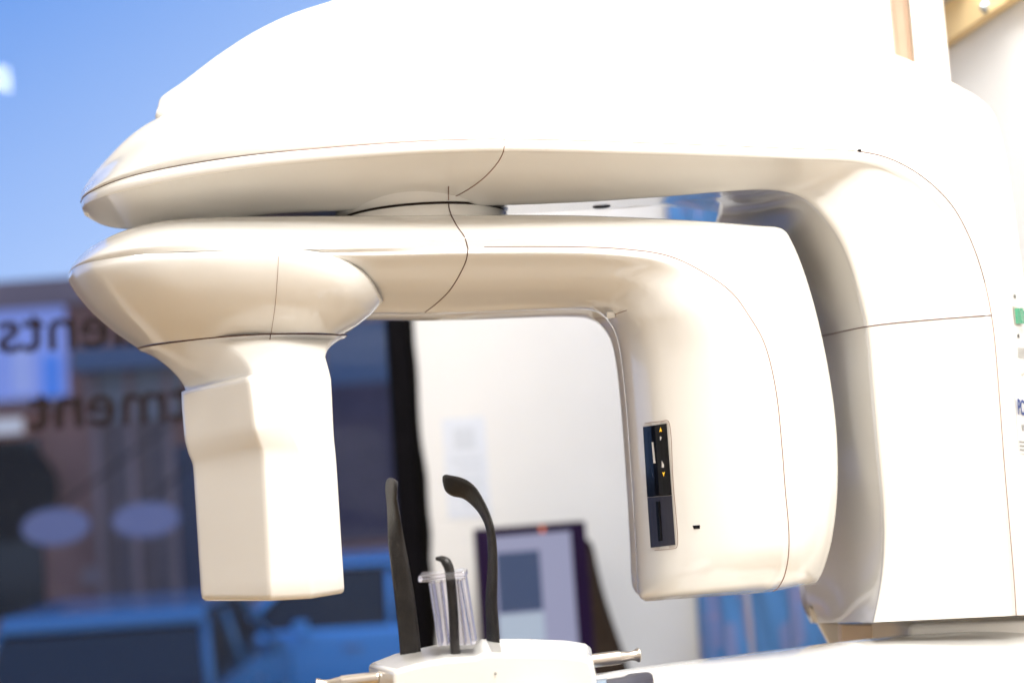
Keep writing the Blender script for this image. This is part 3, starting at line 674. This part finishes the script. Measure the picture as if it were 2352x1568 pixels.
# ---- bowl under the left end
BW = [((158,628,1.79),(158,646,1.79),(196,702,1.79),(255,757,1.79),(315,799,1.79)),
 ((173,613,1.72),(177,632,1.715),(220,694,1.72),(280,748,1.728),(342,791,1.735)),
 ((230,597,1.65),(232,616,1.643),(275,677,1.655),(330,731,1.675),(400,783,1.69)),
 ((330,583,1.605),(332,600,1.598),(365,658,1.612),(410,715,1.64),(470,776,1.665)),
 ((450,577,1.587),(450,589,1.580),(465,645,1.595),(495,706,1.623),(540,770,1.652)),
 ((580,574,1.580),(580,584,1.574),(585,640,1.588),(596,702,1.616),(610,766,1.646)),
 ((690,573,1.582),(690,583,1.576),(692,640,1.590),(688,702,1.618),(680,764,1.647)),
 ((778,590,1.60),(780,601,1.592),(775,650,1.603),(758,705,1.630),(730,764,1.658)),
 ((842,630,1.63),(838,638,1.618),(826,680,1.627),(800,722,1.65),(765,766,1.68)),
 ((876,686,1.68),(869,692,1.665),(851,715,1.672),(822,742,1.69),(784,770,1.72)),
 ((876,697,1.79),(870,699,1.79),(853,718,1.79),(824,744,1.79),(788,772,1.79))]
for k_ in range(2, 9):
    r_ = list(BW[k_]); w_ = (.5, 1, 1, 1, 1, 1, .5)[k_-2]
    r_[2] = (*r_[2][:2], r_[2][2]-.009*w_); r_[3] = (*r_[3][:2], r_[3][2]-.016*w_); BW[k_] = tuple(r_)
Gbw = rails_grid([WP([b[k] for b in BW]) for k in range(5)], 150, 40, 1.5, .6)
bowl = grid_mesh('sensor_bowl', Gbw, PLAST, XM, mirror_y=CY, mf=.45, kx=-.2, kz=.10)
seam([(640,588),(637,640),(632,700),(623,765)], [bowl.name], bowl, .00028, SEAML, 30)

# ---- sensor head hanging from the bowl: closed plan curves stacked downwards
KS = 20
def ring_box(cs, sig=.5):
    P = [np.array(W(*c)) for c in cs]; out = []
    for a, b in zip(P, P[1:]+P[:1]):
        for t in range(KS): out.append(a+(b-a)*t/KS)
    return smooth1d(np.array(out), sig, True)
def ring_spline(cs): return crspline([np.array(W(*c)) for c in cs], KS*6, True)
# order: left, near edge, soft edge, right, right back, left back
E0 = ring_spline([(316,800,1.79),(505,774,1.657),(630,767,1.646),(775,769,1.70),(745,775,1.88),(400,800,1.90)])
Ei = ring_spline([(321,806,1.79),(506,781,1.659),(630,774,1.648),(771,776,1.70),(742,782,1.88),(404,806,1.90)])
X0 = ring_box([(425,896,1.748),(578,860,1.612),(655,838,1.606),(748,820,1.645),(738,820,1.78),(436,896,1.84)], .8)
X1 = ring_box([(416, 900, 1.725),(570, 866, 1.594),(653, 842, 1.604),(748, 822, 1.643),(738, 822, 1.78),(430, 900, 1.84)], .5)
X1b = ring_box([(417, 935, 1.725),(576, 905, 1.592),(657, 895, 1.602),(761, 868, 1.643),(748, 868, 1.78),(432, 930, 1.84)])
X2 = ring_box([(424, 1012, 1.725),(585, 985, 1.592),(660, 960, 1.602),(767, 1000, 1.643),(752, 1000, 1.78),(437, 1010, 1.84)])
X2m = ring_box([(432, 1042, 1.727),(594, 1012, 1.597),(678, 1008, 1.607),(770, 1030, 1.643),(757, 1030, 1.78),(445, 1040, 1.84)])
X3 = ring_box([(443, 1066, 1.73),(604, 1038, 1.602),(696, 1045, 1.612),(773, 1062, 1.643),(760, 1060, 1.78),(455, 1062, 1.84)])
X4 = ring_box([(461, 1362, 1.73),(620, 1364, 1.602),(715, 1360, 1.614),(791, 1348, 1.643),(778, 1350, 1.78),(474, 1360, 1.84)])
X5 = ring_box([(463, 1372, 1.73),(621, 1373, 1.604),(715, 1369, 1.616),(790, 1357, 1.645),(777, 1357, 1.78),(476, 1368, 1.84)])
X6 = ring_box([(470, 1379, 1.735),(624, 1379, 1.609),(715, 1374, 1.621),(785, 1362, 1.65),(772, 1362, 1.775),(480, 1374, 1.835)])
rings = [E0, Ei]
for t in np.linspace(.1, 1, 12):
    sh, sv = 1-(1-t)**1.35, t**1.25
    q = Ei*(1-sh)+X0*sh; q[:, 2] = Ei[:, 2]*(1-sv)+X0[:, 2]*sv; rings.append(q)
def between(a, b, n): return [a+(b-a)*t for t in np.linspace(0, 1, n+1)[1:]]
rings += [X1]+between(X1, X1b, 3)+between(X1b, X2, 5)+between(X2, X2m, 3)+between(X2m, X3, 3)+between(X3, X4, 10)+[X5, X6]
Gr = np.array(rings)
for kcol in range(Gr.shape[1]):
    seg = Gr[12:-2, kcol].copy(); Gr[14:-2, kcol] = smooth1d(seg[2:], .6)
nr, nc = Gr.shape[:2]; V = Gr.reshape(-1, 3).tolist()
Fc = [(i*nc+k, i*nc+(k+1) % nc, (i+1)*nc+(k+1) % nc, (i+1)*nc+k) for i in range(nr-1) for k in range(nc)]
c_ = Gr[-1].mean(0).tolist(); V.append(c_); Fc += [((nr-1)*nc+k, (nr-1)*nc+(k+1) % nc, len(V)-1) for k in range(nc)]
sens = meshobj('sensor_head', V, Fc, PLAST, XM); SURF[sens.name] = BVHTree.FromPolygons([Vector(v) for v in V], Fc)
tube('seam', [Vector(p)+(CAM-Vector(p)).normalized()*.0006 for p in np.concatenate([E0[-8:], E0[:KS*4]])], .0007, SEAM, sens, 6)
tube('seam', [hit(621, 768, [sens.name], .0002), hit(620, 780, [sens.name], .0002)], .0006, SEAM, sens, 6)

# ---- control panel on the tube head
RS = [rsh.name]
pnl = decal('control_panel', ((1477,972),(1536,965),(1556,1256),(1496,1263)), RS, mat('panel_surround', (.60, .56, .51), .3), XM, lift=.0006, depth=.003, rad=12)
seam([(1482,971),(1520,967),(1533,965),(1538,972),(1547,1110),(1557,1248),(1554,1257),(1548,1259),(1505,1263)], RS, pnl, .0003, SEAML, 60, lift=.0006)
decal('display', ((1479,980),(1533,972),(1545,1136),(1489,1141)), RS, BLACK, pnl, 6, 14, .0014, .001)
decal('card_slot_plate', ((1489,1142),(1545,1137),(1553,1250),(1497,1257)), RS, SLATE, pnl, 6, 10, .0014, .001)
decal('card_slot', ((1509,1151),(1519,1150),(1525,1240),(1515,1242)), RS, BLACK, pnl, 2, 8, .0019, .001)
ARW = mat('amber_arrow', (.9, .5, .03), .4, emit=(1, .55, .03), estr=.6); LGT = mat('pale_mark', (.7, .68, .66), .4)
def poly_decal(name, pts, m, lift=.002):
    P = [hit(a, b, RS, lift) for a, b in pts]; n = len(P); Q = [p+(p-CAM).normalized()*.0006 for p in P]
    return meshobj(name, P+Q, [tuple(range(n)), tuple(range(n, 2*n))]+[(i, (i+1) % n, n+(i+1) % n, n+i) for i in range(n)], m, pnl, smooth=False)
poly_decal('arrow', [(1520,980),(1523.5,991),(1520.5,989.5),(1517.5,992)], ARW)
poly_decal('arrow', [(1524,1083),(1527,1085),(1530,1082),(1527.5,1094)], ARW)
poly_decal('indicator_bar', [(1500,1015),(1504,1015),(1509,1063),(1504,1063)], LGT)
poly_decal('indicator_mark', [(1519,1001),(1523,1004),(1520,1011),(1519,1009)], LGT)
poly_decal('indicator_mark', [(1523,1057),(1528,1066),(1528,1073),(1523,1073)], LGT)
sv = hit(1600, 1210, RS, .0004)
decal('laser_window', ((1591,1206),(1608,1205),(1608,1213),(1594,1214)), RS, BLACK, XM, 3, 3, .0006, .001)
# small cable clip under the beam
hp = W(1402, 724, 1.70); wbox('cable_clip', hp.x-.005, hp.x+.005, 1.69, 1.71, hp.z-.004, hp.z+.004, PLAST, XM, .0015)
seam([(1366,731),(1392,729),(1412,722),(1440,712)], RS, rsh, .0004, SEAML, 16)

# ---- switch and labels on the side of the column
CS_ = [cover.name]
GRN = mat('green_switch', (.0, .22, .10), .25, coat=.5, emit=(.0, .3, .14), estr=.05)
sw = decal('power_switch', ((2326,703),(2335,706),(2346,748),(2330,746)), CS_, mat('switch_bezel', (.5, .48, .4), .5), XM, 3, 5, .001, .002)
P = [hit(a, b, CS_, l) for a, b, l in ((2328,708,.001),(2332,709,.005),(2344,739,.008),(2340,746,.006),(2331,744,.001))]; Q = [p+(p-CAM).normalized()*.008+Vector((.004, 0, 0)) for p in P]
meshobj('rocker', P+Q, [(0, 1, 2, 3, 4), (5, 6, 7, 8, 9)]+[(i, (i+1) % 5, 5+(i+1) % 5, 5+i) for i in range(5)], GRN, sw, smooth=False, bevel=.0006)
DK = mat('dark_print', (.08, .08, .08), .7); NAVY = mat('navy_print', (.03, .06, .22), .6); GRY = mat('grey_print', (.3, .3, .28), .7)
for (x_, y_) in ((2330, 681), (2338, 772)): decal('switch_mark', ((x_-1.5,y_-5),(x_+1.5,y_-4),(x_+2,y_+5),(x_-1,y_+4)), CS_, DK, XM, 1, 2, .0008, .001)
for k in range(5): decal('small_print', ((2337,798+k*5),(2352,801+k*5),(2352,803+k*5),(2337,800+k*5)), CS_, GRY, XM, 3, 1, .0007, .0008)
h = hit(2345, 852, CS_, 0); cap('screw_cap', h, .0055, XM, PLAST)
lab = decal('rating_label', ((2330,911),(2360,916),(2366,1042),(2340,1040)), CS_, mat('label_white', (.82, .82, .83), .5), XM, 4, 8, .0007, .001)
p0 = hit(2333, 951, CS_, .0032); p1 = hit(2352, 954, CS_, .0032); p2 = hit(2331, 916, CS_, .0032)
ux = (p1-p0).normalized(); uy = (p2-p0); uy = (uy-ux*uy.dot(ux)).normalized(); uz = ux.cross(uy)
M4 = Matrix.Translation(p0) @ Matrix(((ux.x, uy.x, uz.x, 0), (ux.y, uy.y, uz.y, 0), (ux.z, uy.z, uz.z, 0), (0, 0, 0, 1)))
text_mesh('lettering', 'PCi', .0265, NAVY, lab, M4, .0002, .0006, .62)
for k in range(4): decal('barcode_bar', ((2344+k*4,974),(2346+k*4,974),(2348+k*4,989),(2346+k*4,989)), CS_, GRY, lab, 1, 2, .0013, .0007)
for k in range(3): decal('small_print', ((2339+k,1012+k*9),(2360,1014+k*9),(2360,1018+k*9),(2339+k,1016+k*9)), CS_, GRY, lab, 3, 1, .0013, .0007)

# ---- lower column behind the boom
def pxprism(name, pts, y0, y1, m, parent, bevel=.002):
    n = len(pts); V = [W(a, b, y0) for a, b in pts]+[Vector((W(a, b, y0).x, y1, W(a, b, y0).z)) for a, b in pts]
    return meshobj(name, V, [tuple(range(n)), tuple(range(n, 2*n))]+[(i, (i+1) % n, n+(i+1) % n, n+i) for i in range(n)], m, parent, smooth=False, bevel=bevel)
pxprism('column_cheek', [(1856,1384),(1876,1424),(1924,1424),(1932,1440),(1935,1600),(1965,1640),(1944,1640),(1914,1496),(1884,1440)], 2.02, 2.035, PLAST, XM, .004)
REC = mat('recess_beige', (.70, .60, .52), .5, noise=.03)
pxprism('recess_panel', [(1932,1434),(2075,1434),(2080,1640),(1935,1640)], 1.945, 1.965, REC, XM, .001)
pxprism('recess_rib', [(2062,1431),(2083,1431),(2088,1640),(2066,1640)], 1.88, 2.0, PLAST, XM, .003)
pxprism('lower_carriage', [(2088,1436),(2110,1431),(2330,1424),(2420,1420),(2430,1640),(2092,1640)], 1.76, 2.0, PLAST, XM, .006)

wbox('lower_column', .50, .76, 2.05, 2.25, 0, 1.12, PLAST, XM, .01)
wbox('foot_plate', .42, .84, 1.75, 2.3, 0, .03, STEEL, XM, .004)

# ---- support boom
BM = [((1180,1580,1.62),(1185,1577,1.60),(1190,1600,1.52),(1195,1625,1.44),(1196,1640,1.43),(1200,1760,1.43)),
 ((1366,1552,1.66),(1366,1546,1.63),(1375,1560,1.55),(1385,1600,1.47),(1386,1618,1.46),(1390,1740,1.46)),
 ((1940,1478,1.80),(1940,1471,1.77),(1945,1485,1.69),(1950,1535,1.61),(1950,1550,1.60),(1955,1680,1.60)),
 ((2450,1424,1.92),(2450,1417,1.89),(2455,1430,1.80),(2460,1520,1.72),(2460,1540,1.71),(2465,1660,1.71))]
Gm = rails_grid([WP([b[k] for b in BM]) for k in range(6)], 60, 40, 0, .5)
boom = grid_mesh('support_boom', Gm, PLAST, XM)
bms = [boom.name]
kp = decal('keypad', ((1275,1567),(1498,1542),(1506,1598),(1282,1616)), bms, SLATE, XM, lift=.0008, depth=.002, rad=16)
kd = decal('keypad_display', ((1286,1572),(1394,1560),(1388,1598),(1291,1609)), bms, mat('keypad_screen', (.14, .20, .28), .15, emit=(.2, .28, .36), estr=.4), kp, 8, 6, .0016, .001)

# ---- chin rest box, with handles
def loftpoly(name, A_, B_, m, parent, bevel):
    n = len(A_); V = A_+B_
    return meshobj(name, V, [tuple(range(n)), tuple(range(n, 2*n))]+[(i, (i+1) % n, n+(i+1) % n, n+i) for i in range(n)], m, parent, smooth=False, bevel=bevel)
fr_ = [(905,1640),(905,1540),(960,1524),(1020,1513),(1092,1508),(1110,1500),(1200,1500),(1290,1502),(1340,1508),(1361,1518),(1368,1545),(1374,1640)]
bk_ = [(852,1640),(845,1524),(905,1500),(1000,1479),(1092,1476),(1104,1466),(1200,1465),(1300,1469),(1344,1476),(1358,1486),(1364,1530),(1368,1640)]
chin = loftpoly('chin_rest', [W(a, b, 1.46) for a, b in fr_], [W(a, b, 1.58) for a, b in bk_], PLAST, XM, .004)
for o_ in (chin,):
    o_.data.polygons.foreach_set('use_smooth', [True]*len(o_.data.polygons)); o_.data.set_sharp_from_angle(angle=R(40))
def handle(p0, p1, y0, y1):
    a = W(*p0, y0); b = W(*p1, y1); prof = tuple((q, .0072) for q in np.linspace(0, .60, 12))+((.615, .0072), (.62, .0071), (.625, .0063), (.63, .0062), (.65, .0061), (.68, .0059), (.70, .0058), (.74, .0054), (.78, .005), (.82, .0048), (.86, .0049), (.90, .0054), (.94, .0063), (.97, .0073), (.985, .0077), (.995, .0077), (1.0, .0072))
    tube('handle', [a+(b-a)*t for t, _ in prof], [r for _, r in prof], STEEL, chin, 20)
handle((1350,1518), (1467,1503), 1.53, 1.55); handle((875,1555), (728,1573), 1.53, 1.53)
for px_, py_ in ((1138,1546),(1182,1590)):
    h_ = W(px_, py_, 1.458); cap('dot_mark', h_, .0012, chin, DK)

# ---- temple supports: curved flat blades
def blade(L_, R_, name, th=.004):
    n = 70; A_ = smooth1d(crspline(WP(L_), n), 1.2); B_ = smooth1d(crspline(WP(R_), n), 1.2); nv = 9; V = []
    G = []
    for a, b in zip(A_, B_):
        row = []
        for t in np.linspace(0, 1, nv): row.append(a+(b-a)*t)
        G.append(row)
    G = np.array(G); nrm = np.zeros_like(G)
    for i in range(n):
        d = G[min(i+1, n-1), nv//2]-G[max(i-1, 0), nv//2]; c = G[i, -1]-G[i, 0]; nn = np.cross(d, c); nn /= np.linalg.norm(nn)+1e-9; nrm[i, :] = nn
    sh = np.array([math.sqrt(max(0, 1-(2*t-1)**2))*.85+.15 for t in np.linspace(0, 1, nv)])[None, :, None]
    f = G+nrm*th/2*sh; b = G-nrm*th/2*sh
    V = f.reshape(-1, 3).tolist()+b.reshape(-1, 3).tolist(); k = n*nv; Fc = []
    for i in range(n-1):
        for j in range(nv-1):
            q = (i*nv+j, i*nv+j+1, (i+1)*nv+j+1, (i+1)*nv+j); Fc += [q, tuple(x+k for x in reversed(q))]
        Fc += [(i*nv, (i+1)*nv, (i+1)*nv+k, i*nv+k), (i*nv+nv-1, i*nv+nv-1+k, (i+1)*nv+nv-1+k, (i+1)*nv+nv-1)]
    for i in (0, n-1): Fc += [(i*nv+j, i*nv+j+k, i*nv+j+1+k, i*nv+j+1) for j in range(nv-1)]
    return meshobj(name, V, Fc, RUB, XM)
blade([(921,1540,1.56),(918,1480,1.56),(908,1380,1.56),(898,1300,1.56),(892,1240,1.565),(891,1190,1.575),(890,1150,1.585),(887,1128,1.59),(887,1112,1.59),(890,1104,1.585),(896,1100,1.58)],
      [(970,1540,1.55),(965,1480,1.55),(953,1380,1.55),(940,1300,1.55),(928,1240,1.55),(919,1190,1.545),(911,1150,1.54),(911,1128,1.53),(912,1112,1.53),(911,1104,1.535),(907,1100,1.545)], 'temple_support', .007)
blade([(1119,1520,1.57),(1117,1440,1.57),(1115,1380,1.57),(1120,1320,1.57),(1122,1260,1.57),(1119,1215,1.575),(1106,1185,1.58),(1085,1160,1.585),(1062,1143,1.59),(1040,1139,1.59),(1024,1128,1.59),(1018,1110,1.59),(1019,1097,1.59)],
      [(1150,1520,1.545),(1145,1440,1.545),(1141,1380,1.545),(1142,1320,1.545),(1140,1260,1.545),(1134,1215,1.54),(1121,1172,1.55),(1106,1140,1.56),(1090,1116,1.565),(1070,1101,1.57),(1050,1094,1.575),(1034,1091,1.58),(1026,1089,1.585)], 'temple_support', .006)

# ---- clear bite-block holder with a dark bite rod
BH = thing('bite_holder', W(1045, 1480, 1.50), 'clear acrylic bite block holder with a dark hooked rod between the temple supports', 'bite holder')
rodp = crspline(WP([(1046,1500,1.50),(1044,1470,1.50),(1041,1400,1.50),(1036,1340,1.50),(1033,1312,1.50),(1027,1294,1.50),(1017,1284,1.503),(1002,1282,1.508)]), 40)
tube('bite_rod', rodp, [.0052]*30+list(np.linspace(.0052, .0018, 10)), RUB, BH, 14)
def px8(pts, y0, y1, name, m, bevel=.0008):
    return loftpoly(name, [W(a, b, y0) for a, b in pts], [Vector((W(a, b, y0).x, y1, W(a, b, y0).z)) for a, b in pts], m, BH, bevel)
px8([(961,1322),(1062,1312),(1069,1314),(1071,1326),(1062,1328),(963,1337),(960,1333)], 1.485, 1.535, 'flange', CLEAR, .0012)
px8([(984,1338),(992,1337),(1015,1482),(1006,1484)], 1.485, 1.53, 'side_wall', CLEAR)
px8([(1058,1330),(1069,1328),(1093,1478),(1084,1480)], 1.485, 1.53, 'side_wall', CLEAR)
px8([(992,1338),(1058,1331),(1084,1480),(1015,1482)], 1.518, 1.526, 'back_wall', CLEAR)
px8([(1008,1337),(1013,1336),(1030,1482),(1025,1482)], 1.488, 1.518, 'rib', CLEAR)
px8([(1048,1333),(1052,1332),(1070,1481),(1065,1481)], 1.488, 1.518, 'rib', CLEAR)

SC.cycles.max_bounces = 10; SC.cycles.diffuse_bounces = 5; SC.cycles.transparent_max_bounces = 12; SC.cycles.transmission_bounces = 8
SC.cycles.use_denoising = True; SC.cycles.sample_clamp_indirect = 6
